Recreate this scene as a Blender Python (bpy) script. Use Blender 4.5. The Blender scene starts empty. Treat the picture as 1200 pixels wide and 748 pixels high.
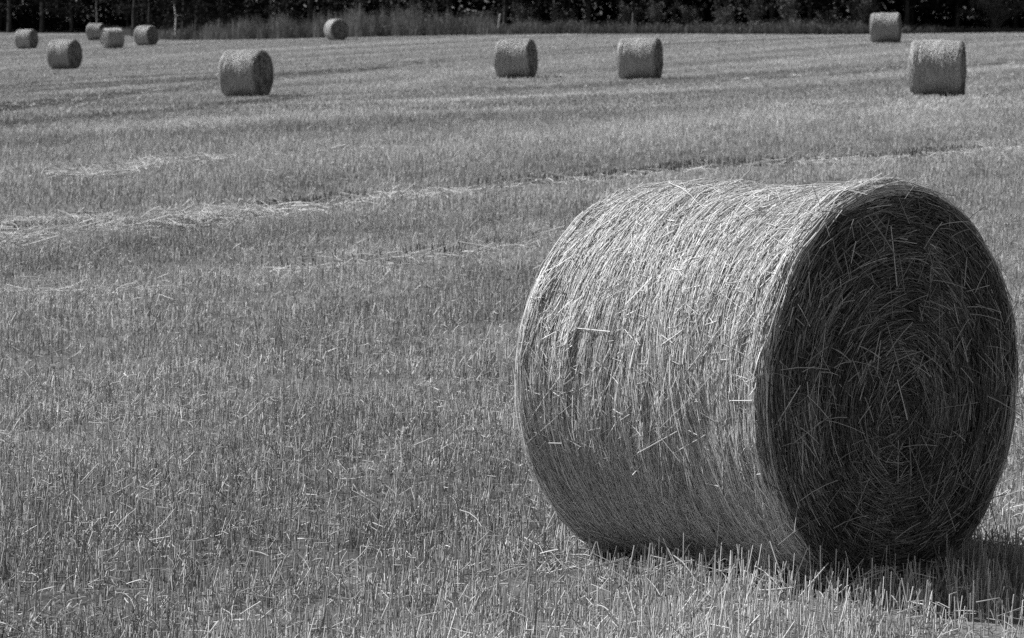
import bpy, math
import numpy as np
from mathutils import Vector

rng = np.random.default_rng(7)
scene = bpy.context.scene
col = scene.collection
PI = math.pi

# ------------------------------------------------------------------ camera numbers
F = 3900.0            # focal length in pixels of the 1200 px wide photograph
H = 1.85              # eye height
HY = 12.0             # row of the horizon
PITCH = math.atan((374 - HY) / F)

# ------------------------------------------------------------------ helpers
def sines(n, lo, hi, seed):
    r = np.random.default_rng(seed)
    k = np.exp(r.uniform(math.log(2*PI/hi), math.log(2*PI/lo), n))
    a = r.uniform(0, 2*PI, n)
    return k*np.cos(a), k*np.sin(a), r.uniform(0, 2*PI, n)

def wave(x, y, s):
    kx, ky, ph = s
    out = np.zeros(np.shape(x))
    for a, b, c in zip(kx, ky, ph):
        out += np.sin(a*x + b*y + c)
    return out / math.sqrt(len(kx)/2)

def mesh_from(name, verts, faces, mat, tone=None, smooth=True, parent=None, props=None):
    """faces: list of int arrays (n,3) / (n,4)"""
    me = bpy.data.meshes.new(name)
    verts = np.ascontiguousarray(verts, dtype=np.float32)
    me.vertices.add(len(verts))
    me.vertices.foreach_set('co', verts.ravel())
    faces = [f for f in faces if len(f)]
    idx = np.concatenate([f.ravel() for f in faces]).astype(np.int32)
    start, c = [], 0
    for f in faces:
        start.append(np.arange(len(f))*f.shape[1] + c); c += f.size
    start = np.concatenate(start).astype(np.int32)
    me.loops.add(len(idx)); me.loops.foreach_set('vertex_index', idx)
    me.polygons.add(len(start)); me.polygons.foreach_set('loop_start', start)
    me.polygons.foreach_set('use_smooth', np.full(len(start), smooth))
    if tone is not None:
        at = me.attributes.new('tone', 'FLOAT', 'POINT')
        at.data.foreach_set('value', np.ascontiguousarray(tone, dtype=np.float32))
    me.materials.append(mat)
    me.update(calc_edges=True)
    o = bpy.data.objects.new(name, me)
    col.objects.link(o)
    if parent is not None: o.parent = parent
    for k, v in (props or {}).items(): o[k] = v
    return o

class Geo:
    def __init__(s): s.v, s.t, s.q3, s.q4, s.n = [], [], [], [], 0
    def add(s, v, tone, q):
        v = np.asarray(v, float).reshape(-1, 3)
        (s.q4 if q.shape[1] == 4 else s.q3).append(q + s.n)
        s.v.append(v); s.t.append(np.broadcast_to(np.asarray(tone, float), (len(v),))); s.n += len(v)
    def tubes(s, P, R, tone, sides=3):
        """P (N,K,3) centre lines, R (N,K) radii, tone (N,)"""
        N, K, _ = P.shape
        if N == 0: return
        T = np.gradient(P, axis=1)
        T /= np.linalg.norm(T, axis=2, keepdims=True) + 1e-9
        ref = rng.normal(size=(N, 1, 3))
        U = np.cross(T, ref); U /= np.linalg.norm(U, axis=2, keepdims=True) + 1e-9
        V = np.cross(T, U)
        a = np.arange(sides)*2*PI/sides
        W = P[:, :, None] + R[:, :, None, None]*(np.cos(a)[None, None, :, None]*U[:, :, None] + np.sin(a)[None, None, :, None]*V[:, :, None])
        base = (np.arange(N)*K*sides)[:, None, None]
        i = np.arange(K-1)[None, :, None]*sides
        j = np.arange(sides)[None, None, :]; j2 = (j+1) % sides
        q = np.stack([base+i+j, base+i+j2, base+i+sides+j2, base+i+sides+j], -1).reshape(-1, 4)
        s.add(W, np.repeat(tone, K*sides), q)
    def ribbons(s, P, Wd, side, tone):
        """flat blades: P (N,K,3), Wd (N,K) half widths, side (N,3)"""
        N, K, _ = P.shape
        off = Wd[:, :, None]*side[:, None, :]
        V = np.stack([P-off, P+off], 2)
        base = (np.arange(N)*K*2)[:, None]
        i = np.arange(K-1)[None]*2
        q = np.stack([base+i, base+i+1, base+i+3, base+i+2], -1).reshape(-1, 4)
        s.add(V, np.repeat(tone, K*2), q)
    def build(s, name, mat, parent=None, props=None, smooth=True):
        f = []
        if s.q4: f.append(np.concatenate(s.q4))
        if s.q3: f.append(np.concatenate(s.q3))
        return mesh_from(name, np.concatenate(s.v), f, mat, np.concatenate(s.t), smooth, parent, props)

def grid_faces(a, b, wrap=False):
    i = np.arange(a-1)[:, None]; j = np.arange(b if wrap else b-1)[None]
    j2 = (j+1) % b
    return np.stack([i*b+j, i*b+j2, (i+1)*b+j2, (i+1)*b+j], -1).reshape(-1, 4)

# ------------------------------------------------------------------ materials (the photograph is black and white)
def material(name, rough=0.6, spec=0.3, gain=1.0, noise=None, translucent=0.0, bump=None):
    m = bpy.data.materials.new(name); m.use_nodes = True
    nt = m.node_tree; N, L = nt.nodes, nt.links
    p = N['Principled BSDF']
    p.inputs['Roughness'].default_value = rough
    p.inputs['Specular IOR Level'].default_value = spec
    at = N.new('ShaderNodeAttribute'); at.attribute_name = 'tone'
    out = at.outputs['Fac']
    tc = N.new('ShaderNodeTexCoord')
    if noise:
        nz = N.new('ShaderNodeTexNoise'); nz.inputs['Scale'].default_value = noise[0]; nz.inputs['Detail'].default_value = 6
        L.new(tc.outputs['Object'], nz.inputs['Vector'])
        mr = N.new('ShaderNodeMapRange')
        mr.inputs['From Min'].default_value = .3; mr.inputs['From Max'].default_value = .7
        mr.inputs['To Min'].default_value = 1-noise[1]; mr.inputs['To Max'].default_value = 1+noise[1]
        L.new(nz.outputs['Fac'], mr.inputs['Value'])
        mu = N.new('ShaderNodeMath'); mu.operation = 'MULTIPLY'
        L.new(out, mu.inputs[0]); L.new(mr.outputs['Result'], mu.inputs[1]); out = mu.outputs[0]
    g = N.new('ShaderNodeMath'); g.operation = 'MULTIPLY'; g.inputs[1].default_value = gain; g.use_clamp = True
    L.new(out, g.inputs[0]); out = g.outputs[0]
    L.new(out, p.inputs['Base Color'])
    if bump:
        bz = N.new('ShaderNodeTexNoise'); bz.inputs['Scale'].default_value = bump[0]; bz.inputs['Detail'].default_value = 8
        L.new(tc.outputs['Object'], bz.inputs['Vector'])
        bm = N.new('ShaderNodeBump'); bm.inputs['Strength'].default_value = bump[1]; bm.inputs['Distance'].default_value = bump[2]
        L.new(bz.outputs['Fac'], bm.inputs['Height']); L.new(bm.outputs['Normal'], p.inputs['Normal'])
    if translucent:
        tr = N.new('ShaderNodeBsdfTranslucent'); L.new(out, tr.inputs['Color'])
        mx = N.new('ShaderNodeMixShader'); mx.inputs[0].default_value = translucent
        L.new(p.outputs[0], mx.inputs[1]); L.new(tr.outputs[0], mx.inputs[2])
        L.new(mx.outputs[0], N['Material Output'].inputs['Surface'])
    return m

M_STRAW = material('straw', .5, .35, 1.0)
M_FACE = material('shade_toned_straw', .6, .25, 1.0)  # bale ends; their straw tone is darkened to hold their shade
M_STUB = material('stubble', .55, .3, 1.0, translucent=.12)
M_SOIL = material('soil', .9, .1, 1.0, noise=(3.0, .35), bump=(25, .6, .03))
M_WEED = material('weeds', .7, .15, 1.0, translucent=.2)
M_LEAF = material('leaves', .85, .05, 1.0, translucent=.06)
M_BARK = material('bark', .9, .1, 1.0, noise=(4.0, .5), bump=(14, .8, .03))
M_WOOD = material('weathered_wood', .85, .1, 1.0, noise=(9.0, .3), bump=(20, .6, .01))

# ------------------------------------------------------------------ terrain
BALES = [  # left, right, top, bottom in the photograph, visible end (fraction of its height), end to the left?
    (18, 44, 34, 56, .50, 0, 1.0, 'small far straw bale standing leftmost of all, apart from the others'),
    (54, 97, 46, 79, .52, 0, 1.0, 'mid-distance straw bale, largest of five clustered at the upper left'),
    (101, 124, 27, 46, .35, 0, 1.0, 'farthest tiny straw bale, half hidden behind another far bale'),
    (118, 146, 33, 56, .40, 1, 1.0, 'small far straw bale whose pale sunlit end faces left, overlapping a farther bale'),
    (156, 187, 30, 52, .64, 0, 1.0, 'small far straw bale with a large dark end, just left of the tall weed belt'),
    (256, 321, 58, 111, .45, 0, 1.0, 'largest straw bale on the left half of the field, its dark end facing right'),
    (378, 411, 22, 46, .93, 0, 1.0, 'straw bale seen nearly end on with bright sunlit rim, against tall weeds'),
    (580, 630, 44, 89, .29, 0, 1.0, 'left one of two similar straw bales near the middle of the field'),
    (724, 776, 43, 90, .22, 0, 1.04, 'right one of two similar straw bales near the middle of the field'),
    (1020, 1056, 15, 48, .09, 0, 1.1, 'straw bale seen side on at the forest edge, behind the larger bale at right'),
    (1067, 1130, 44, 109, .06, 0, 1.05, 'large straw bale seen side on at the upper right, casting a long thin shadow'),
]
D_BALE = 1.3
FOOT = .075                             # height of stubble hiding the foot of a far bale
def ray(px, py, d):
    """ground-plane position on the ray through a pixel at depth d (along y) and its height"""
    up = (374 - py)/F; dx = (px - 600)/F
    cy, cz = math.cos(PITCH), math.sin(PITCH)
    vy = cy + up*cz; vz = -cz + up*cy
    t = d/vy
    return dx*t, d, H + vz*t

ctl = []
for l, r, t, b, fa, lf, ws, _ in BALES:
    d = F*(D_BALE-FOOT)/(b-t)*.997
    c_ = ray((l+r)/2, b, d); ctl.append((c_[0], c_[1], c_[2]-FOOT))
EDGE_PX = [(-260, 38, 300), (-100, 40, 290), (60, 40, 280), (130, 39.5, 276), (200, 47.5, 243), (300, 46, 230), (400, 44.5, 222), (500, 42, 214), (600, 41, 208),
           (700, 40.5, 205), (800, 40, 203), (900, 40.5, 200), (1000, 41, 198), (1100, 40, 200), (1200, 38, 202), (1330, 36, 205), (1460, 35, 208)]
edge = [ray(*e) for e in EDGE_PX]
ctl += edge[::2]
for x, y in [(-12, 0), (12, 0), (0, 10), (-6, 14), (6, 14), (0, 20), (-9, 28), (9, 28), (0, 38), (-12, 45), (14, 45), (0, 60), (30, 40), (-30, 40), (40, 0), (-40, 0)]:
    ctl.append((x, y, 0.0))
ctl = np.array(ctl)
def tps_k(a, b):
    d2 = ((a[:, None] - b[None])**2).sum(-1)
    return .5*d2*np.log(d2 + 1e-9)
cxy = ctl[:, :2]/100
n = len(cxy)
A = np.zeros((n+3, n+3)); A[:n, :n] = tps_k(cxy, cxy) + np.eye(n)*2e-4
A[:n, n] = 1; A[:n, n+1:] = cxy; A[n, :n] = 1; A[n+1:, :n] = cxy.T
wts = np.linalg.solve(A, np.concatenate([ctl[:, 2], np.zeros(3)]))
MICRO = sines(14, 1.2, 6, 3)
EX = np.array([e[0] for e in edge]); EY = np.array([e[1] for e in edge])
def edge_y(x): return np.interp(x, EX, EY)
def ground(x, y):
    x = np.asarray(x, float); y = np.asarray(y, float)
    sh = x.shape; x = x.ravel(); y = y.ravel()
    xc = np.clip(x, -70, 70); yc = np.clip(y, -10, 300)
    out = np.empty(len(x))
    for i in range(0, len(x), 40000):
        q = np.stack([xc[i:i+40000], yc[i:i+40000]], 1)/100
        out[i:i+40000] = tps_k(q, cxy) @ wts[:n] + wts[n] + q @ wts[n+1:]
    back = np.clip(y - edge_y(x) - 10, 0, 300)
    out += .02*back*(1 - np.exp(-back/15))
    out += .012*wave(x, y, MICRO)*np.clip(1.3 - y/120, 0, 1)
    return out.reshape(sh)

def pick(px, py):
    """where the ray through a point of the photograph meets the terrain"""
    ds = np.exp(np.linspace(math.log(8), math.log(320), 900))
    x, y, z = ray(px, py, ds)
    g = ground(x, y)
    i = np.argmax(z < g) if (z < g).any() else -1
    return x[i], y[i]

ROW = np.array([.52, .854])            # direction the seed rows and wheel tracks run
PERP = np.array([ROW[1], -ROW[0]])

def axis_steps(lo, hi, dense_lo, dense_hi, step, grow=1.12):
    mid = list(np.arange(dense_lo, dense_hi+1e-6, step))
    up, s = [mid[-1]], step
    while up[-1] < hi: s = min(s*grow, 60); up.append(up[-1]+s)
    dn, s = [mid[0]], step
    while dn[-1] > lo: s = min(s*grow, 60); dn.append(dn[-1]-s)
    return np.array(dn[::-1][:-1] + mid + up[1:])
gx = axis_steps(-1500, 1500, -14, 16, .3, 1.06)
gy = axis_steps(-300, 2500, 7, 60, .3, 1.025)
GX, GY = np.meshgrid(gx, gy)
GZ = ground(GX, GY)
SWATH = sines(10, 2.2, 9, 11)
def swath(x, y):
    """slow change of colour from one mown strip to the next"""
    s = x*PERP[0] + y*PERP[1]; t = x*ROW[0] + y*ROW[1]
    return wave(s, t*.06, SWATH)
gt = .16*(1 + .15*swath(GX, GY))
mesh_from('field', np.stack([GX, GY, GZ], -1).reshape(-1, 3), [grid_faces(len(gy), len(gx))], M_SOIL, gt.ravel(), True, None, {'kind': 'structure'})

# ------------------------------------------------------------------ wheel tracks and windrows
def polyline(pts):
    P = np.array([pick(a, b) for a, b in pts])
    out = []
    for p, q in zip(P[:-1], P[1:]):
        m = max(2, int(np.hypot(*(q-p))/.5))
        out.append(p + (q-p)*np.linspace(0, 1, m, endpoint=False)[:, None])
    return np.concatenate(out + [P[-1:]])
TRACKS = [  # points in the photograph, half width in metres, litter per metre, litter pile height
    ([(-90, 303), (0, 289), (60, 282), (120, 275), (220, 267), (300, 258)], .36, 520, .10),
    ([(-30, 270), (90, 266), (150, 261), (230, 263)], .2, 200, .07),
    ([(300, 258), (400, 244), (480, 234), (560, 228), (700, 216), (820, 202), (960, 194), (1100, 184), (1290, 172)], .26, 150, .045),
    ([(62, 213), (120, 206), (180, 199), (232, 193)], .36, 340, .07),
    ([(232, 193), (330, 184), (460, 172)], .25, 40, .03),
    ([(-40, 352), (140, 347), (215, 345)], .16, 100, .04),
    ([(310, 325), (380, 320), (440, 316), (560, 302), (650, 290)], .18, 120, .045),
    ([(-60, 134), (0, 127), (120, 112), (250, 100), (370, 88), (500, 73)], .8, 8, .02),
    ([(-60, 116), (60, 107), (190, 98), (330, 89), (470, 77)], .6, 0, .02),
    ([(600, 106), (690, 103), (760, 100), (900, 93), (1000, 87), (1062, 80)], .55, 6, .02),
    ([(1140, 79), (1240, 70)], .5, 4, .02),
    ([(-60, 155), (0, 148), (130, 138), (260, 124), (350, 114), (480, 108), (600, 104)], .5, 0, .0),
    ([(-60, 106), (60, 97), (190, 90), (300, 84)], .6, 0, 0),
    ([(80, 165), (250, 148), (420, 130), (600, 114), (800, 105)], 1.3, -1, 0),
    ([(330, 122), (460, 100), (580, 84)], 1.2, -1, 0),
    ([(1060, 150), (1095, 124), (1135, 100), (1180, 79)], 1.0, -1, 0),
    ([(700, 165), (850, 140), (980, 118)], 1.0, -1, 0),
    ([(900, 76), (1000, 66), (1120, 58)], 1.5, -1, 0),
    ([(-80, 385), (150, 372), (380, 350), (640, 322)], 1.3, -2, 0),  # bands with the shade of taller stubble painted in
    ([(-80, 320), (120, 306), (330, 284), (620, 254)], .8, -2, 0),
    ([(-80, 460), (150, 450), (360, 430), (600, 400)], .35, -1, 0),
]
TP = [polyline(t[0]) for t in TRACKS]
def track_dist(x, y, old=False):
    """signed fraction: < 1 inside any track"""
    best = np.full(len(x), 9.0)
    for P, (_, hw, per, _) in zip(TP, TRACKS):
        if not (per == 1 - old if old in (2, 3) and old is not True else 0 <= per < 10 if old else per >= 10): continue
        lo, hi = P.min(0) - 2, P.max(0) + 2
        m = np.where((x > lo[0]) & (x < hi[0]) & (y > lo[1]) & (y < hi[1]))[0]
        for i in range(0, len(m), 20000):
            k = m[i:i+20000]
            d = np.sqrt(((np.stack([x[k], y[k]], 1)[:, None] - P[None])**2).sum(-1)).min(1)/hw
            best[k] = np.minimum(best[k], d)
    return best

# ------------------------------------------------------------------ big bale placement (used to trim the stubble too)
BX, BY, BYAW, BW, BR = .866, 11.08, .79, 1.16, .655
b_ax = np.array([math.cos(BYAW), -math.sin(BYAW)])
b_nx = np.array([math.sin(BYAW), math.cos(BYAW)])

# ------------------------------------------------------------------ stubble
PATCH = sines(12, .5, 3, 21)
def scatter(y0, y1, dens, seed):
    r = np.random.default_rng(seed)
    yy = np.linspace(y0, y1, 400); wid = .19*yy*2*.98 + 2.2
    nn = int(dens*(y1-y0)*wid.mean())
    cdf = np.cumsum(wid); cdf = cdf/cdf[-1]
    y = np.interp(r.random(nn), cdf, yy)
    x = (r.random(nn)-.5)*(.19*y*2*.98 + 2.2)
    return x, y, r
def rows(x, y, r, spacing=.125, jit=.03):
    s = x*PERP[0] + y*PERP[1]
    s2 = np.round(s/spacing)*spacing + r.normal(0, jit, len(x))
    d = s2 - s
    return x + d*PERP[0], y + d*PERP[1]
SPOT = sines(14, .35, 2.5, 29)
sg = Geo()
ZONES = [(8.2, 16, 1500, .0019, 3), (16, 30, 900, .0021, 3), (30, 60, 300, .0036, 2), (60, 125, 110, .0075, 2), (125, 300, 36, .014, 2)]
for zi, (y0, y1, dens, rad, K) in enumerate(ZONES):
    x, y, r = scatter(y0, y1, dens, 100+zi)
    if y0 < 60: x, y = rows(x, y, r)
    keep = y < edge_y(x) - .2
    pt = wave(x, y, PATCH)
    keep &= r.random(len(x)) < np.clip(.82 + .42*pt, .25, 1)
    td = track_dist(x, y)
    keep &= (td > 1) | (r.random(len(x)) < .12)
    x, y, pt, td = x[keep], y[keep], pt[keep], td[keep]
    nearb = np.exp(-((x-BX-.4)/1.1)**2 - ((y-BY+.7)/1.0)**2)      # taller where the mower lifted beside the bale
    h = r.normal(.077, .024, len(x))*(1 + .10*pt)*(1 + .5*nearb)*[1, 1, 1, .72, .6][zi]; h = np.clip(h, .025, .19)
    h[td < 1] *= .35
    # the bale presses down what is under it
    dx, dy = x-BX, y-BY
    u = dx*b_ax[0]+dy*b_ax[1]; v = dx*b_nx[0]+dy*b_nx[1]
    under = (abs(u) < BW/2+.01) & (abs(v) < BR)
    room = np.where(under, BR - np.sqrt(np.clip(BR**2 - v**2, 0, None)) - .03, 1)
    k2 = room > .02
    h = np.minimum(h, room)
    x, y, h, pt = x[k2], y[k2], h[k2], pt[k2]
    m = len(x)
    lean = np.abs(r.normal(0, .17, m)); wild = r.random(m) < .2
    lean[wild] = r.uniform(.25, .95, wild.sum())
    az = r.uniform(0, 2*PI, m)
    az = np.where(r.random(m) < .35, r.normal(math.atan2(ROW[1], ROW[0]), .5, m), az)
    L = h*(1 + .25*wild)
    dirv = np.stack([np.sin(lean)*np.cos(az), np.sin(lean)*np.sin(az), np.cos(lean)], 1)
    root = np.stack([x, y, ground(x, y)-.012], 1)
    P = root[:, None] + dirv[:, None]*(L[:, None]*np.linspace(0, 1, K)[None])[..., None]
    if K == 3:   # some stems are bent over near the tip
        bend = r.random(m) < .16
        b2 = np.stack([np.cos(az), np.sin(az), r.uniform(-.6, .1, m)], 1)
        P[bend, 1] = root[bend] + dirv[bend]*(L[bend]*.72)[:, None]
        P[bend, 2] = P[bend, 1] + b2[bend]*(L[bend]*.45)[:, None]
    R = rad*r.uniform(.6, 1.35, m)[:, None]*np.linspace(1.1, .85, K)[None]
    tone = np.exp(r.normal(math.log([.51, .49, .46, .46, .46][zi]), [.36, .32, .22, .12, .08][zi], m))*(1 + .13*swath(x, y))*(1 + .12*wave(x, y, SPOT))
    td = track_dist(x, y, True)
    tone *= np.where(td < 1.2, .5, 1); td = track_dist(x, y, 2); tone *= 1 + .34*np.exp(-td**2); td = track_dist(x, y, 3); tone *= 1 - .2*np.exp(-td**2)      # driven-over, dirty wheel tracks; pale strips; last, shade of taller stubble put in tone
    tone = np.clip(tone, .12, .8)
    sg.tubes(P, R, tone)
r = np.random.default_rng(58)
for ti, (off0, per) in {0: (.5, 80), 2: (.32, 110), 3: (.4, 25), 6: (.22, 30)}.items():   # added dark stems, toned as the shaded stubble edge beyond the tramline
    P = TP[ti]; seg = np.hypot(*np.diff(P, axis=0).T); tot = seg.sum(); m = int(per*tot)
    s = r.random(m)*tot; cs = np.concatenate([[0], np.cumsum(seg)])
    k = r.random(m) < np.clip(.6 + .6*np.sin(s*.7 + 2*np.sin(s*.31)), .1, 1); s = s[k]; m = len(s)
    off = off0 + r.normal(0, .05, m)
    x = np.interp(s, cs, P[:, 0]) - off*PERP[0]; y = np.interp(s, cs, P[:, 1]) - off*PERP[1]
    h = r.uniform(.07, .135, m); az = r.uniform(0, 2*PI, m); ln = np.abs(r.normal(0, .2, m))
    d = np.stack([np.sin(ln)*np.cos(az), np.sin(ln)*np.sin(az), np.cos(ln)], 1)
    Q = np.stack([x, y, ground(x, y)-.01], 1)[:, None] + d[:, None]*(h[:, None]*np.array([[0, 1]]))[..., None]
    sg.tubes(Q, np.full((m, 2), .0042), np.clip(np.exp(r.normal(math.log(.14), .3, m)), .06, .25))
sg.build('stubble', M_STUB, None, {'kind': 'stuff', 'label': 'short cut straw stubble standing all over the field', 'category': 'stubble'})

# weeds and leaf litter low between the stems
wg = Geo()
for zi, (y0, y1, dens, wd) in enumerate([(8.2, 16, 1500, .0022), (16, 30, 800, .0028), (30, 60, 110, .006)]):
    x, y, r = scatter(y0, y1, dens, 200+zi)
    if zi < 2:      # a third of the leaves grow in low rosettes
        cx, cy, _ = scatter(y0, y1, [3.2, 2.0][zi], 260+zi)
        ci = r.integers(0, len(cx), len(x)); mem = r.random(len(x)) < .38
        spr = np.random.default_rng(9).uniform(.03, .13, len(cx))[ci]
        x = np.where(mem, cx[ci] + r.normal(0, 1, len(x))*spr, x); y = np.where(mem, cy[ci] + r.normal(0, 1, len(x))*spr*1.4, y)
    keep = (r.random(len(x)) < np.clip(.7 + .25*wave(x, y, SPOT), .25, 1)) & (track_dist(x, y) > .9)
    dx, dy = x-BX, y-BY
    keep &= ~((abs(dx*b_ax[0]+dy*b_ax[1]) < BW/2) & (abs(dx*b_nx[0]+dy*b_nx[1]) < BR*.8))
    x, y = x[keep], y[keep]; m = len(x)
    az = r.uniform(0, 2*PI, m); L = r.uniform(.025, .085, m)
    t = np.linspace(0, 1, 4)
    out = np.stack([np.cos(az), np.sin(az), np.zeros(m)], 1)
    reach = r.uniform(.3, .9, m)
    P = np.stack([x, y, ground(x, y)-.004], 1)[:, None] + out[:, None]*(L*reach)[:, None, None]*(t**1.6)[None, :, None]
    P[:, :, 2] += (L*r.uniform(.4, .95, m))[:, None]*(t - .45*t**3)[None]
    Wd = wd*r.uniform(.6, 1.5, m)[:, None]*np.array([.8, 1, .75, .12])[None]
    side = np.stack([-np.sin(az), np.cos(az), np.zeros(m)], 1)
    wg.ribbons(P, Wd, side, np.clip(np.exp(r.normal(math.log(.31), .42, m)), .08, .7))
wg.build('ground_weeds', M_WEED, None, {'kind': 'stuff', 'label': 'low weeds and leaf blades between the stubble stems', 'category': 'weeds'})

# lying straw: scattered everywhere, thick along the tracks
lg = Geo()
def lay(x, y, z, r, rad, lmin, lmax, az, tone0, tilt=.16):
    m = len(x)
    L = r.uniform(lmin, lmax, m)
    el = r.normal(0, tilt, m)
    d = np.stack([np.cos(az)*np.cos(el), np.sin(az)*np.cos(el), np.sin(el)], 1)
    c = np.stack([x, y, ground(x, y)+z+np.abs(np.sin(el))*L*.4], 1)
    t = np.linspace(-.5, .5, 4)
    P = c[:, None] + d[:, None]*(L[:, None]*t[None])[..., None]
    sag = r.normal(0, .05, m)*L
    P[:, :, 2] += sag[:, None]*(1-4*t**2)[None]
    P[:, :, :2] += (r.normal(0, .06, m)*L)[:, None, None]*(1-4*t**2)[None, :, None]*np.stack([-np.sin(az), np.cos(az)], 1)[:, None]
    R = np.repeat((rad*r.uniform(.6, 1.3, m))[:, None], 4, 1)
    lg.tubes(P, R, np.clip(np.exp(r.normal(math.log(tone0), .28, m)), .15, .8))
for zi, (y0, y1, dens, rad) in enumerate([(8.2, 16, 230, .0016), (16, 30, 90, .0021), (30, 60, 12, .0045), (60, 120, 1.6, .009)]):
    x, y, r = scatter(y0, y1, dens, 300+zi)
    m = len(x)
    dx, dy = x-BX, y-BY
    k = ~((abs(dx*b_ax[0]+dy*b_ax[1]) < BW/2+.1) & (abs(dx*b_nx[0]+dy*b_nx[1]) < BR*.9))
    x, y = x[k], y[k]; m = len(x)
    lay(x, y, np.abs(r.normal(.02, .035, m)), r, rad, .02, np.exp(r.normal(-2.7, .55, m)).clip(.03, .15), r.uniform(0, 2*PI, m), .44, .4)
r = np.random.default_rng(55)
for P, (_, hw, per, pile) in zip(TP, TRACKS):
    if per <= 0: continue
    seg = np.hypot(*np.diff(P, axis=0).T); tot = seg.sum(); m = int(per*tot)
    s = r.random(m)*tot; cs = np.concatenate([[0], np.cumsum(seg)])
    x = np.interp(s, cs, P[:, 0]); y = np.interp(s, cs, P[:, 1])
    # patchy along the track
    dens = .4 + .6*np.sin(s*1.3 + 3*np.sin(s*.37)) 
    k = r.random(m) < np.clip(dens, .2, 1)
    x, y = x[k], y[k]; m = len(x)
    off = r.normal(0, hw*.5, m)
    far = max(1.0, P[:, 1].mean()/22)
    x = x + off*PERP[0]; y = y + off*PERP[1]
    az = np.where(r.random(m) < .6, r.normal(math.atan2(ROW[1], ROW[0]), .5, m), r.uniform(0, 2*PI, m))
    z = np.abs(r.normal(0, pile*.6, m))*np.exp(-(off/hw)**2) + .012
    lay(x, y, z, r, .0026*far**.8, .10, .42, az, .62, .15)
# crushed straw round the foot of the big bale
m = 420
u = r.uniform(-BW/2-.15, BW/2+.25, m); v = r.choice([-1, 1], m)*r.uniform(.25, .75, m)
x = BX + u*b_ax[0] + v*b_nx[0]; y = BY + u*b_ax[1] + v*b_nx[1]
lay(x, y, r.uniform(.0, .05, m), r, .002, .06, .2, r.uniform(0, 2*PI, m), .4, .3)
lg.build('straw_litter', M_STRAW, None, {'kind': 'stuff', 'label': 'loose cut straw lying over the stubble and along the wheel tracks', 'category': 'straw'})

# ------------------------------------------------------------------ bales
def smooth01(t): t = np.clip(t, 0, 1); return t*t*(3-2*t)
class BaleShape:
    def __init__(s, R, W, seed, flare=.0, sink=.03, c=.085):
        s.R, s.W, s.flare, s.sink = R, W, flare, sink
        s.w1 = sines(8, .6, 1.8, seed); s.w2 = sines(8, .5, 1.4, seed+1); s.c = c
    def vary(s, x, th):
        w = s.W/2
        return (s.flare*smooth01((x - w*.35)/(w*.55)) - .012*np.exp(-((x - w*.1)/(w*.5))**2)
                + .006*wave(x, np.sin(th)*s.R, s.w1) + .005*np.sin(2*th + .7) + .004*wave(np.cos(th)*s.R, x, s.w2))
    def side(s, x, th, off=0):
        w = s.W/2
        e = np.clip((np.abs(x) - (w - s.c))/s.c, 0, 1)
        r = s.R - s.c*.8*(1 - np.sqrt(np.clip(1 - e**2, 0, 1)))
        r = r + s.vary(x, th) + off
        y = r*np.sin(th); z = r*np.cos(th)
        zb = -s.R + s.sink
        z = np.where(z < zb + .05, zb + .05 - .05*np.tanh((zb + .05 - z)/.05)*1.0, z)
        return np.stack([x + 0*th, y, z], -1)
    def face(s, rho, ph, sgn, off=0):
        w = s.W/2
        rs = s.R - .8*s.c
        e = np.sqrt(np.clip(1 - np.clip(1 - (s.R - rho)/(.8*s.c), 0, 1)**2, 0, 1))
        bulge = .022*np.clip(1 - (rho/rs)**2, 0, 1) - np.where(rho > rs, s.c*(1 - e), 0)
        nx = np.where(rho > rs, e, 1); rho = rho*(1 + s.vary(sgn*w + 0*ph, ph)/s.R) + off*np.sqrt(1 - nx**2)
        y = rho*np.sin(ph); z = rho*np.cos(ph)
        x = sgn*(w + bulge + .006*wave(y + sgn, z, s.w1) + .004*wave(y, z + sgn, s.w2) + off*nx)
        zb = -s.R + s.sink
        z = np.where(z < zb + .03, zb + .03 - .03*np.tanh((zb + .03 - z)/.03), z)
        return np.stack([x, y, z], -1)

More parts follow.
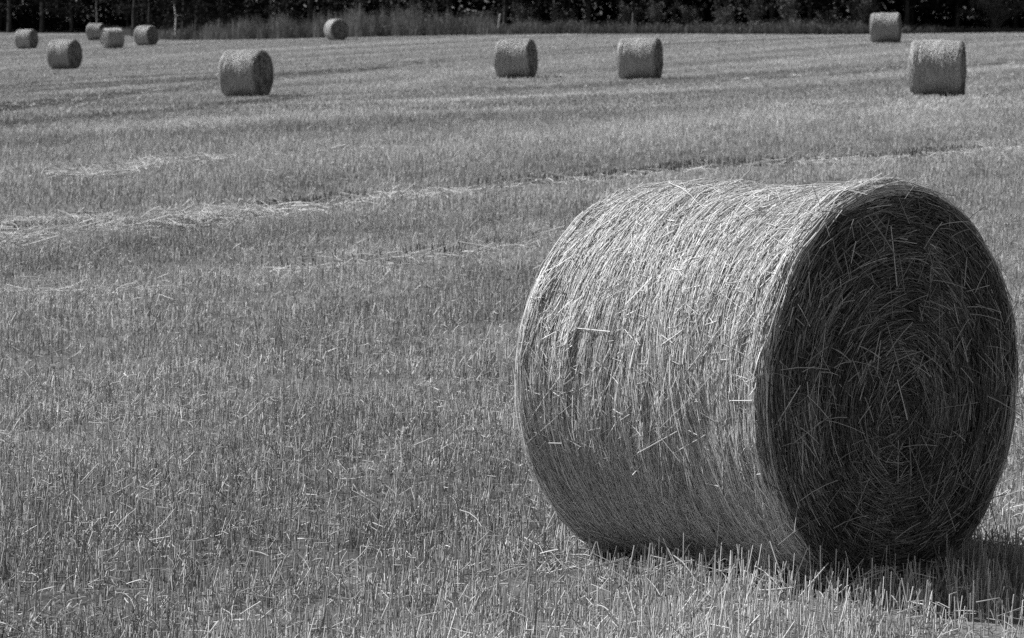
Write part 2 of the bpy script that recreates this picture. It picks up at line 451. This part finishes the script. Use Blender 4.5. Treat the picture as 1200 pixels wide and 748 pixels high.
def rolled_side(shape, g, n_long, n_bits, rad, r, tone0=.42, spread=.34, K=7, core_in=.03):
    w = shape.W/2
    DN, DM = sines(16, .05, .22, 71), sines(12, .25, .7, 72)
    dent = lambda a_, b_: .0032*wave(a_, b_*.4, DN)*np.clip(.6 + .6*wave(a_, b_, DM), 0, 1.6)      # dents and tufts, longest along the winding
    xs = np.linspace(-w + core_in*1.5, w - core_in*1.5, 33); th = np.linspace(0, 2*PI, 128, endpoint=False)
    X, T = np.meshgrid(xs, th, indexing='ij')
    g.add(shape.side(X, T, -core_in - .006), .16, grid_faces(33, 128, True))
    # straws wound round the roll
    L = np.clip(np.exp(r.normal(math.log(.25), .55, n_long)), .05, .9)
    x0 = r.uniform(-w, w, n_long); t0 = r.uniform(0, 2*PI, n_long)
    ang = r.normal(0, .15, n_long) + .1*np.sin(x0*7 + t0*2); cross = r.random(n_long) < .12
    ang[cross] = r.uniform(-1.2, 1.2, cross.sum())
    s = np.linspace(-.5, .5, K)
    th_ = t0[:, None] + (L*np.cos(ang)/shape.R)[:, None]*s[None]
    x_ = x0[:, None] + (L*np.sin(ang))[:, None]*s[None] + (r.normal(0, .02, n_long)*L)[:, None]*(1-4*s**2)[None]
    wl = w - shape.c*r.uniform(.25, .95, (n_long, 1)); x_ = np.clip(x_, -wl, wl)
    lay_ = -core_in*r.random(n_long)**.8
    lift = np.where(r.random(n_long) < .12, r.uniform(0, .010, n_long), 0)
    lift_end = np.where(r.random(n_long) < .12, r.exponential(.007, n_long), 0)
    off = (lay_ + lift)[:, None] + lift_end[:, None]*np.clip(s*2, 0, 1)[None]**2
    off = off + dent(x_, th_*shape.R)
    P = shape.side(x_, th_, off)
    R = (rad*r.uniform(.55, 1.4, n_long))[:, None]*np.ones(K)[None]
    tone = np.exp(r.normal(math.log(tone0), spread, n_long)); tone = np.clip(tone, .13, .88)
    g.tubes(P, R, tone)
    # broken bits and chaff at any angle
    if n_bits:
        L = r.uniform(.01, .07, n_bits); x0 = r.uniform(-w, w, n_bits); t0 = r.uniform(0, 2*PI, n_bits); a = r.uniform(0, PI, n_bits)
        s = np.linspace(-.5, .5, 3)
        th_ = t0[:, None] + (L*np.cos(a)/shape.R)[:, None]*s[None]; x_ = np.clip(x0[:, None] + (L*np.sin(a))[:, None]*s[None], -w+shape.c*.6, w-shape.c*.6)
        tip = r.normal(0, .12, n_bits)*L
        P = shape.side(x_, th_, (-core_in*.6*r.random(n_bits)**1.3)[:, None] + .003 + dent(x_, th_*shape.R) + tip[:, None]*s[None])
        R = (rad*r.uniform(.6, 1.9, n_bits))[:, None]*np.ones(3)[None]
        g.tubes(P, R, np.clip(np.exp(r.normal(math.log(tone0*1.05), .4, n_bits)), .13, .85))

def end_face(shape, g, sgn, n_s, rad, r, tone0=.2, core=.08, centre=(0., 0.), K=4):
    rr = np.linspace(0.004, shape.R-.012, 40); ph = np.linspace(0, 2*PI, 96, endpoint=False)
    A, B = np.meshgrid(rr, ph, indexing='ij')
    f = grid_faces(40, 96, True)
    if sgn > 0: f = f[:, ::-1]
    g.add(shape.face(A, B, sgn, -.055), core, f)
    Rm = shape.R - .004
    rho = Rm*np.sqrt(r.random(n_s)); phi = r.uniform(0, 2*PI, n_s)
    y0 = rho*np.sin(phi); z0 = rho*np.cos(phi)
    # direction: along the winding round a centre a little off the middle
    k = np.clip(1 - rho/Rm, 0, 1)
    yc = y0 - centre[0]*k; zc = z0 - centre[1]*k
    a = np.arctan2(yc, zc)                 # radial angle
    rad_c = np.hypot(yc, zc)
    dev = r.normal(0, .16, n_s); wild = r.random(n_s) < .14
    dev[wild] = r.uniform(-PI/2, PI/2, wild.sum())
    dev += np.where(rad_c < .16, r.normal(0, .7, n_s), 0)
    L = np.clip(np.exp(r.normal(math.log(.095), .5, n_s)), .025, .34)
    s = np.linspace(-.5, .5, K)
    curl = np.where(wild, 0, 1/np.clip(rad_c, .12, 9))*r.uniform(.3, 1, n_s)
    aa = (a + PI/2 + dev)[:, None] + 0*s[None]
    ly = L[:, None]*s[None]
    # arc: along the tangent, bending towards the centre
    py = y0[:, None] + ly*np.sin(aa) - .5*curl[:, None]*ly**2*np.sin(a)[:, None]
    pz = z0[:, None] + ly*np.cos(aa) - .5*curl[:, None]*ly**2*np.cos(a)[:, None]
    q = np.hypot(py, pz); sc = np.where(q > Rm, Rm/q, 1)
    q = np.clip(q*sc, 0, 9); ph_ = np.arctan2(py, pz)
    dep = -.05*r.random(n_s)**.7
    tip = np.where(r.random(n_s) < .25, r.normal(0, .16, n_s), r.normal(0, .04, n_s))*L
    LW = sines(12, .12, .5, 73)
    layer = -.006 + .008*np.sin(2*PI*rad_c/.085 + a + 1.5*wave(y0, z0, LW)) + .006*wave(y0*1.5, z0, LW)   # wound layers, torn in places
    P = shape.face(q, ph_, sgn, (dep + layer*np.clip((Rm - rho)/.1, 0, 1))[:, None] + .002 + tip[:, None]*s[None])
    R = (rad*r.uniform(.55, 1.35, n_s))[:, None]*np.ones(K)[None]
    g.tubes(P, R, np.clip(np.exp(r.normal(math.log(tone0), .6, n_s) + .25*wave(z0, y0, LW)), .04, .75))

def empty(name, loc, props):
    o = bpy.data.objects.new(name, None); col.objects.link(o)
    o.location = loc; o.empty_display_size = .3
    for k, v in props.items(): o[k] = v
    return o

BALE_GROUP = 'round straw bales left on the stubble field'
r = np.random.default_rng(91)
big = empty('round_bale', (BX, BY, float(ground(BX, BY))),
            {'label': 'huge round straw bale filling the right foreground, its dark coiled end facing the viewer', 'category': 'straw bale', 'group': BALE_GROUP})
shape = BaleShape(BR, BW, 40, flare=.012, sink=.025)
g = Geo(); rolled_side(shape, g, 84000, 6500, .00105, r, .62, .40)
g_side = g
g = Geo(); g_face = g; end_face(shape, g, 1, 36000, .00125, r, .17, .03, (-.04, -.10))  # shade of the sunless end put into straw and core tone
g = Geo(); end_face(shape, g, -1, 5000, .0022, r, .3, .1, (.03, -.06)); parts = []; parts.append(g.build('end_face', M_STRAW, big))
# loose straws hanging out of the bale
def loose_side(nn):
    w = BW/2
    x = r.uniform(-w*.98, w*.98, nn); th = r.uniform(-PI*.75, PI*.75, nn)
    p = shape.side(x, th, 0.002)
    nrm = np.stack([np.zeros(nn), np.sin(th), np.cos(th)], 1)
    tg = np.stack([np.zeros(nn), np.cos(th), -np.sin(th)], 1)
    ax = np.tile([1., 0, 0], (nn, 1)); a = r.uniform(0, 2*PI, nn)
    d = tg*np.cos(a)[:, None] + ax*np.sin(a)[:, None] + nrm*np.abs(r.normal(.02, .07, nn))[:, None]
    d /= np.linalg.norm(d, axis=1)[:, None]
    L = np.clip(np.exp(r.normal(math.log(.085), .5, nn)), .03, .3)
    s = np.linspace(0, 1, 5)
    P = p[:, None] + d[:, None]*(L[:, None]*s[None])[..., None]
    P -= nrm[:, None]*((L**2/(2*BR))[:, None]*-1*s[None]**2*.0)[..., None]
    g.tubes(P, (.0013*r.uniform(.6, 1.6, nn))[:, None]*np.ones(5)[None], np.clip(np.exp(r.normal(math.log(.55), .25, nn)), .25, .85))
def loose_face(nn):
    rho = (BR-.04)*np.sqrt(r.random(nn)); ph = r.uniform(0, 2*PI, nn)
    p = shape.face(rho, ph, 1, .004)
    a = r.uniform(0, 2*PI, nn)
    d = np.stack([np.abs(r.normal(.05, .2, nn)), np.sin(a), np.cos(a)], 1)
    d[:, 2] -= .25
    d /= np.linalg.norm(d, axis=1)[:, None]
    L = np.clip(np.exp(r.normal(math.log(.09), .45, nn)), .03, .26)
    s = np.linspace(0, 1, 4)
    P = p[:, None] + d[:, None]*(L[:, None]*s[None])[..., None]
    P[:, :, 2] -= (.15*L)[:, None]*s[None]**2
    P[:, :, 2] = np.maximum(P[:, :, 2], -BR+.02)
    g.tubes(P, (.0015*r.uniform(.6, 1.4, nn))[:, None]*np.ones(4)[None], np.clip(np.exp(r.normal(math.log(.36), .35, nn)), .12, .7))
g = g_side; loose_side(160)
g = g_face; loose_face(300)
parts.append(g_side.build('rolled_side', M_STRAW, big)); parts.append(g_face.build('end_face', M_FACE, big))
big.rotation_euler = (0, -.028, -BYAW)
big.location.z += BR - .025 + .0
# parts are modelled about the bale's middle: lower the empty to the base of the bale
for p_ in parts: p_.location = (0, 0, BR - .025)
big.location.z -= BR - .025

# one more bale, with fewer and thicker straws, copied over the field
shape2 = BaleShape(.645, 1.15, 60, flare=.004, sink=.02, c=.14)
proto = empty('round_bale', (0, 0, 0), {'category': 'straw bale', 'group': BALE_GROUP})
pp = []
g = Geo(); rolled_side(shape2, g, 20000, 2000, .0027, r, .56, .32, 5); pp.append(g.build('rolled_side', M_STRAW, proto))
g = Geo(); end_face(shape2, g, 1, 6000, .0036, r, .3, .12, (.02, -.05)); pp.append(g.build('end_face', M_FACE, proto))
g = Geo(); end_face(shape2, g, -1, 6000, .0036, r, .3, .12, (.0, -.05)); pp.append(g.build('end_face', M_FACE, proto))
for p_ in pp: p_.location = (0, 0, .645 - .02)
for i, (l, rr_, t, b, fa, left, ws, lab) in enumerate(BALES):
    d = F*(D_BALE-FOOT)/(b-t)*.997
    x, y, z = ray((l+rr_)/2, b, d)
    if i == 0: o, kids = proto, pp
    else:
        o = proto.copy(); col.objects.link(o); kids = []
        for c in pp:
            k = c.copy(); col.objects.link(k); k.parent = o; kids.append(k)
    az = math.atan2(x, y)
    yaw = math.asin(fa) + az
    if left: yaw = PI - math.asin(fa) + az
    rr2 = np.random.default_rng(500+i)
    flip = rr2.random() < .5
    o.location = (x, y, float(ground(x, y)) - .01)
    o.rotation_euler = (0, rr2.normal(0, .012), -yaw + (PI if flip else 0))
    o.scale = (ws*rr2.uniform(.97, 1.03), rr2.uniform(.97, 1.03), rr2.uniform(.985, 1.015))
    o['label'] = lab

# ------------------------------------------------------------------ tall weeds along the far edge
tg = Geo()
r = np.random.default_rng(77)
PXW = np.array([150, 188, 200, 240, 270, 300, 340, 372, 410, 450, 520, 555, 585, 620, 660, 700, 750, 800, 850, 900, 960, 1020, 1060, 1100, 1200, 1300])
TOPW = np.array([8, 10, 13, 16, 21, 23, 24, 26, 27, 27, 26, 24, 14, 14, 18, 17, 13, 13, 14, 17, 18, 17, 13, 9, 5, 5])*1.0
def weeds(n_, depth0, depth1, hs, tone0, wd):
    px = r.uniform(120, 1330, n_)
    dpt = r.uniform(depth0, depth1, n_)
    x0 = np.interp(px, [e[0] for e in EDGE_PX], EX); ye = edge_y(x0)
    y = ye + dpt; x = x0*(y/ye)
    hpx = np.interp(px, PXW, TOPW)
    clump = wave(x, y*.5, CLUMP)
    dim = np.interp(px, [560, 600, 660, 2000], [1, .9, .6, .55])
    h = hpx*y/F*hs*np.interp(px, [610, 660, 2000], [1, .82, .82])*r.uniform(.45, 1.05, n_)*(1 + .24*clump)
    az = r.uniform(0, 2*PI, n_); bend = np.abs(r.normal(0, .22, n_))
    t = np.linspace(0, 1, 4)
    P = np.stack([x, y, ground(x, y)-.02], 1)[:, None] + np.zeros((1, 4, 1))
    P[:, :, 0] += (h*bend*np.cos(az))[:, None]*(t**2)[None]
    P[:, :, 1] += (h*bend*np.sin(az))[:, None]*(t**2)[None]
    P[:, :, 2] += h[:, None]*(t - .15*bend[:, None]*t**2)
    a2 = r.uniform(0, PI, n_)
    tg.ribbons(P, (wd*r.uniform(.6, 1.5, n_))[:, None]*np.array([.7, 1, .9, .25])[None], np.stack([np.cos(a2), np.sin(a2), 0*a2], 1),
               np.clip(np.exp(r.normal(math.log(tone0), .35, n_))*(1 + .35*clump)*dim, .04, .5))
    return x, y, h
CLUMP = sines(12, .6, 5, 31)
weeds(26000, .0, 5.0, 1.0, .135, .012)
weeds(9000, .0, 2.0, .55, .15, .014)
x, y, h = weeds(5000, .2, 4.5, 1.02, .1, .008)
# leaves and seed heads up the stems
m = 45000
k = r.integers(0, len(x), m)
cz = h[k]*r.uniform(.25, 1.02, m)
c = np.stack([x[k]+r.normal(0, .09, m), y[k]+r.normal(0, .09, m), ground(x[k], y[k])+cz], 1)
a = r.normal(size=(m, 3)); a /= np.linalg.norm(a, axis=1)[:, None]
b = np.cross(a, r.normal(size=(m, 3))); b /= np.linalg.norm(b, axis=1)[:, None]
sz = r.uniform(.02, .06, m)[:, None]
q = np.stack([c-a*sz*1.4, c+b*sz*.6, c+a*sz*1.4, c-b*sz*.6], 1)
tg.add(q, np.repeat(np.clip(np.exp(r.normal(math.log(.13), .4, m)), .04, .4), 4), np.arange(m*4).reshape(-1, 4))
tg.build('tall_weeds', M_WEED, None, {'kind': 'stuff', 'label': 'belt of tall grass and weeds between the field and the dark forest', 'category': 'weeds'})

# ------------------------------------------------------------------ forest
def leaf_quads(g, c, size, tone, r, flat=.0):
    m = len(c)
    a = r.normal(size=(m, 3)); a[:, 2] *= (1-flat); a /= np.linalg.norm(a, axis=1)[:, None]
    b = np.cross(a, r.normal(size=(m, 3))); b /= np.linalg.norm(b, axis=1)[:, None]
    s = size[:, None]
    q = np.stack([c-a*s, c+b*s*.55, c+a*s, c-b*s*.55], 1)
    g.add(q, np.repeat(tone, 4), np.arange(m*4).reshape(-1, 4))
def trunk(g, base, top, r0, r1, r, tone, K=8, sides=8, wob=.06):
    t = np.linspace(0, 1, K)
    P = base[None]*(1-t)[:, None] + top[None]*t[:, None]
    P[:, :2] += np.cumsum(r.normal(0, wob, (K, 2)), 0)*(t > 0)[:, None]
    g.tubes(P[None], (r0*(1-t) + r1*t)[None]*(1 + .25*np.exp(-t*14))[None], np.array([tone]), sides)
    return P
fg = Geo()
r = np.random.default_rng(41)
def forest_xy(m, d0, d1, xa=-80, xb=80):
    x = r.uniform(xa, xb, m); return x, edge_y(x) + r.uniform(d0, d1, m)
CROWN = sines(14, 4, 14, 61)
# canopy
m = 260000
x, y = forest_xy(m, 5.5, 45)
front = np.clip((y - edge_y(x) - 5.5)/6, 0, 1)
z = 3.2 + (13 + 2*wave(x, y, CROWN) - 3.2)*r.random(m)**.8
leaf_quads(fg, np.stack([x, y, ground(x, y)+z], 1), r.uniform(.25, .58, m), np.clip(r.normal(.025, .008, m), .01, .06), r)
# understorey: twigs and leaves in clumps
m = 900
x, y = forest_xy(m, 9, 30); hgt = r.uniform(.6, 4.2, m)
k = r.integers(0, m, 70000)
c = np.stack([x[k], y[k], ground(x[k], y[k])+hgt[k]*r.uniform(.1, 1, len(k))], 1) + r.normal(0, .45, (len(k), 3))*np.array([1, 1, .5])
leaf_quads(fg, c, r.uniform(.05, .14, len(k)), np.clip(np.exp(r.normal(math.log(.028), .4, len(k))), .012, .1), r)
m = 70000
x, y = forest_xy(m, 14, 46)
leaf_quads(fg, np.stack([x, y, ground(x, y)+r.uniform(.1, 6.5, m)], 1), r.uniform(.15, .35, m), np.clip(r.normal(.028, .01, m), .01, .07), r)
# trunks deep in the wood
x, y = forest_xy(170, 9, 40)
for a_, b_ in zip(x, y):
    gz = float(ground(a_, b_)); hh = r.uniform(9, 13)
    trunk(fg, np.array([a_, b_, gz-.2]), np.array([a_+r.normal(0, .5), b_, gz+hh]), r.uniform(.08, .2), .04, r, .07, sides=6)
fg.build('forest', M_LEAF, None, {'kind': 'stuff', 'label': 'dark dense wood closing off the far side of the field', 'category': 'forest'})

def make_tree(name, seed, height, r0, bark_tone, crown_low, spread, props, leaf_tone=.016, lean=0.0, nl=2600, low=.0):
    r = np.random.default_rng(seed)
    e = empty(name, (0, 0, 0), props)
    g = Geo()
    P = trunk(g, np.array([0, 0, -.25]), np.array([lean*height, 0, height]), r0, r0*.2, r, bark_tone, 12, 9, .05)
    ends = []
    for k in range(26):
        hz = r.uniform(crown_low, height*.95) if k > 3 else r.uniform(crown_low*.55, crown_low*1.1)
        i = hz/height*11; i0 = int(min(i, 10)); p = P[i0] + (P[i0+1]-P[i0])*(i-i0)
        L = spread*(1.05 - .65*max(0, (hz-crown_low)/(height-crown_low)))*r.uniform(.6, 1.1); a = r.uniform(0, 2*PI)
        t = np.linspace(0, 1, 6)
        Q = p[None] + np.stack([np.cos(a)*L*t, np.sin(a)*L*t, L*(.35*t - .25*t**2)], 1) + np.cumsum(r.normal(0, .04, (6, 3)), 0)
        Q[0] = p
        g.tubes(Q[None], np.linspace(r0*.28, r0*.06, 6)[None], np.array([bark_tone*.9]), 5)
        ends += [Q[2], Q[3], Q[4], Q[5], Q[5]]
    g.build('trunk', M_BARK, e)
    g = Geo(); ends = np.array(ends)
    k = r.integers(0, len(ends), nl)
    c = ends[k] + r.normal(0, .38, (nl, 3))*np.array([1, 1, .8])
    leaf_quads(g, c, r.uniform(.07, .17, nl), np.clip(np.exp(r.normal(math.log(leaf_tone), .35, nl)), .02, .14), r)
    g.build('crown', M_LEAF, e)
    return e
def copy_thing(e):
    o = e.copy(); col.objects.link(o)
    for c in e.children:
        k = c.copy(); col.objects.link(k); k.parent = o
    return o
def at_edge(px, depth):
    x0 = float(np.interp(px, [e[0] for e in EDGE_PX], EX)); ye = float(edge_y(x0))
    y = ye + depth; x = x0*y/ye
    return x, y, float(ground(x, y))
EDGE_TREES = 'dark trees along the forest edge'
protos = [make_tree('forest_tree', 900+i, hh, rr_, .075, lo, sp, {'label': 'dark tree standing in the front row of the forest edge', 'category': 'tree', 'group': EDGE_TREES})
          for i, (hh, rr_, lo, sp) in enumerate([(12, .17, 2.6, 2.6), (10.5, .12, 2.0, 2.2), (13, .2, 3.2, 2.9)])]
spots = [(-60, 5), (-25, 6), (12, 4.5), (50, 6), (84, 5), (160, 6.5), (262, 7), (318, 6), (366, 8), (420, 6.5), (470, 7.5), (528, 6), (592, 6), (632, 7.5), (690, 6.5),
         (742, 6), (790, 7), (842, 6), (905, 6.5), (948, 5.5), (1000, 7), (1062, 6.5), (1120, 7), (1165, 6), (1215, 6), (1260, 6.5)]
for i, (px, dp) in enumerate(spots):
    o = protos[i] if i < 3 else copy_thing(protos[i % 3])
    rr2 = np.random.default_rng(700+i)
    o.location = at_edge(px, dp); o.rotation_euler = (0, 0, rr2.uniform(0, 6.28)); s_ = rr2.uniform(.85, 1.15); o.scale = (s_, s_, s_)
t1 = make_tree('forest_tree', 950, 12.5, .19, .045, 3.4, 2.6, {'label': 'thick dark trunk just right of the slim pale birch', 'category': 'tree'})
t1.location = at_edge(218, 4.5)
t2 = make_tree('forest_tree', 951, 11, .13, .05, 3.0, 2.3, {'label': 'leaning dark trunk at the left end of the tall weeds, second right of the birch', 'category': 'tree'}, lean=-.05)
t2.location = at_edge(237, 4.2)
bi = make_tree('birch_tree', 960, 10, .06, .8, 3.3, 1.5, {'label': 'slim pale birch trunk shining before the dark forest, right of the small far bales', 'category': 'tree'}, lean=-.055, nl=1500)
bi.location = at_edge(208, 1.2)
b2 = make_tree('birch_tree', 961, 10, .05, .3, 3.1, 1.5, {'label': 'thin greyish trunk behind the farthest tiny straw bale', 'category': 'tree'}, nl=1500)
b2.location = at_edge(115, 3.0)
b3 = make_tree('birch_tree', 962, 10, .045, .34, 3.1, 1.5, {'label': 'thin greyish trunk above the weeds between the two middle bales', 'category': 'tree'}, nl=1500)
b3.location = at_edge(648, 5.2)

def make_shrub(seed, w, h, tone, props, nl=2600, arch=.5):
    r = np.random.default_rng(seed)
    e = empty('shrub', (0, 0, 0), props)
    g = Geo(); tips = []
    for k in range(22):
        a = r.uniform(0, 2*PI); L = r.uniform(.5, 1)*h; out = r.uniform(.1, 1)*w
        t = np.linspace(0, 1, 6)
        Q = np.stack([np.cos(a)*out*t**1.3, np.sin(a)*out*.7*t**1.3, L*(t*(1+arch) - arch*t**2)], 1) + np.cumsum(r.normal(0, .02, (6, 3)), 0)
        Q[:, 2] -= .05
        g.tubes(Q[None], np.linspace(.016, .006, 6)[None], np.array([.16]), 4)
        tips += list(Q[2:])
    g.build('stems', M_BARK, e)
    tips = np.array(tips); k = r.integers(0, len(tips), nl)
    g = Geo(); c = tips[k] + r.normal(0, .13, (nl, 3))
    c[:, 2] = np.maximum(c[:, 2], .02)
    leaf_quads(g, c, r.uniform(.025, .07, nl), np.clip(np.exp(r.normal(math.log(tone), .4, nl)), .02, .2), r)
    g.build('foliage', M_LEAF, e)
    return e
SH = 'dark shrubs between the weeds and the forest'
sh = [make_shrub(970+i, w, h, tn, {'label': 'dark leafy shrub at the foot of the forest behind the weeds', 'category': 'shrub', 'group': SH})
      for i, (w, h, tn) in enumerate([(1.4, 2.3, .15), (1.1, 1.8, .12), (1.8, 2.7, .12)])]
for i, (px, dp) in enumerate([(415, 5), (452, 5.2), (490, 5.5), (612, 5), (660, 5.5), (770, 4), (805, 4.6), (850, 3.6), (884, 4.4), (925, 4), (968, 4.5), (1012, 4.2), (735, 4.8), (575, 5.6)]):
    o = sh[i] if i < 3 else copy_thing(sh[i % 3])
    rr2 = np.random.default_rng(800+i)
    o.location = at_edge(px, dp); o.rotation_euler = (0, 0, rr2.uniform(0, 6.28)); s_ = rr2.uniform(.75, 1.1); o.scale = (s_, s_, s_)
br = make_shrub(990, 3.2, 2.4, .09, {'label': 'wide tangled bush with long arching branches at the far right corner', 'category': 'shrub'}, 5200, .9)
br.location = at_edge(1168, 1.8)

# ------------------------------------------------------------------ posts at the far edge
def post(name, x, y, h, rad, lean, label, tone):
    g = Geo(); K = 7; t = np.linspace(0, 1, K)
    P = np.stack([lean*h*t, .03*np.sin(t*5), -.2 + (h+.2)*t], 1)
    g.tubes(P[None], (rad*(1.05 - .12*t))[None], np.array([tone]), 9)
    top = np.array([[*P[-1]]]) + np.stack([np.cos(np.arange(9)*2*PI/9), np.sin(np.arange(9)*2*PI/9), 0*np.arange(9)], 1)*rad*.93
    g.add(np.concatenate([top, [P[-1]+[0, 0, rad*.35]]]), tone, np.stack([np.arange(9), (np.arange(9)+1) % 9, np.full(9, 9)], 1))
    o = g.build(name, M_WOOD, None, {'label': label, 'category': 'post'})
    o.location = (x, y, float(ground(x, y)))
x, y, z = at_edge(583.5, 1.2); post('wooden_post', x, y, 1.3, .06, .12, 'pale leaning wooden post standing in the grass left of the middle bales', .5)
x, y, z = at_edge(879, .3); post('wooden_stake', x, y, .38, .035, 0, 'tiny pale stake at the field edge right of the middle bales', .6)
x, y, z = at_edge(741, 2.2); post('wooden_stake', x, y, 1.25, .04, .03, 'short pale stake in the weeds above the right middle bale', .3)

# ------------------------------------------------------------------ light
S = Vector((-.93, .43, 1.0)).normalized()
sun = bpy.data.lights.new('sun', 'SUN'); sun.energy = 4.6; sun.angle = math.radians(.53); sun.color = (1, 1, 1)
so = bpy.data.objects.new('sun', sun); col.objects.link(so)
so.rotation_euler = S.to_track_quat('Z', 'Y').to_euler()
so.location = (-40, 20, 50)
w = bpy.data.worlds.new('World'); scene.world = w; w.use_nodes = True
nt = w.node_tree; bg = nt.nodes['Background']
sky = nt.nodes.new('ShaderNodeTexSky'); sky.sky_type = 'NISHITA'; sky.sun_disc = False
sky.sun_elevation = math.asin(S.z); sky.sun_rotation = math.atan2(S.x, S.y)
bw = nt.nodes.new('ShaderNodeRGBToBW')          # a black-and-white photograph
nt.links.new(sky.outputs[0], bw.inputs[0]); nt.links.new(bw.outputs[0], bg.inputs['Color'])
bg.inputs['Strength'].default_value = .05

# ------------------------------------------------------------------ camera
cam = bpy.data.cameras.new('camera'); cam.sensor_width = 36; cam.lens = 36*F/1200
cam.clip_start = .5; cam.clip_end = 4000
cam.dof.use_dof = True; cam.dof.focus_distance = 11.0; cam.dof.aperture_fstop = 14
co = bpy.data.objects.new('camera', cam); col.objects.link(co)
co.location = (0, 0, H); co.rotation_euler = (PI/2 - PITCH, 0, 0)
scene.camera = co
scene.view_settings.view_transform = 'Standard'; scene.view_settings.look = 'None'
scene.view_settings.exposure = 0.5; scene.view_settings.gamma = 1
scene.render.engine = 'CYCLES'
scene.cycles.max_bounces = 5; scene.cycles.diffuse_bounces = 3; scene.cycles.glossy_bounces = 2; scene.cycles.transmission_bounces = 3
scene.cycles.use_denoising = False
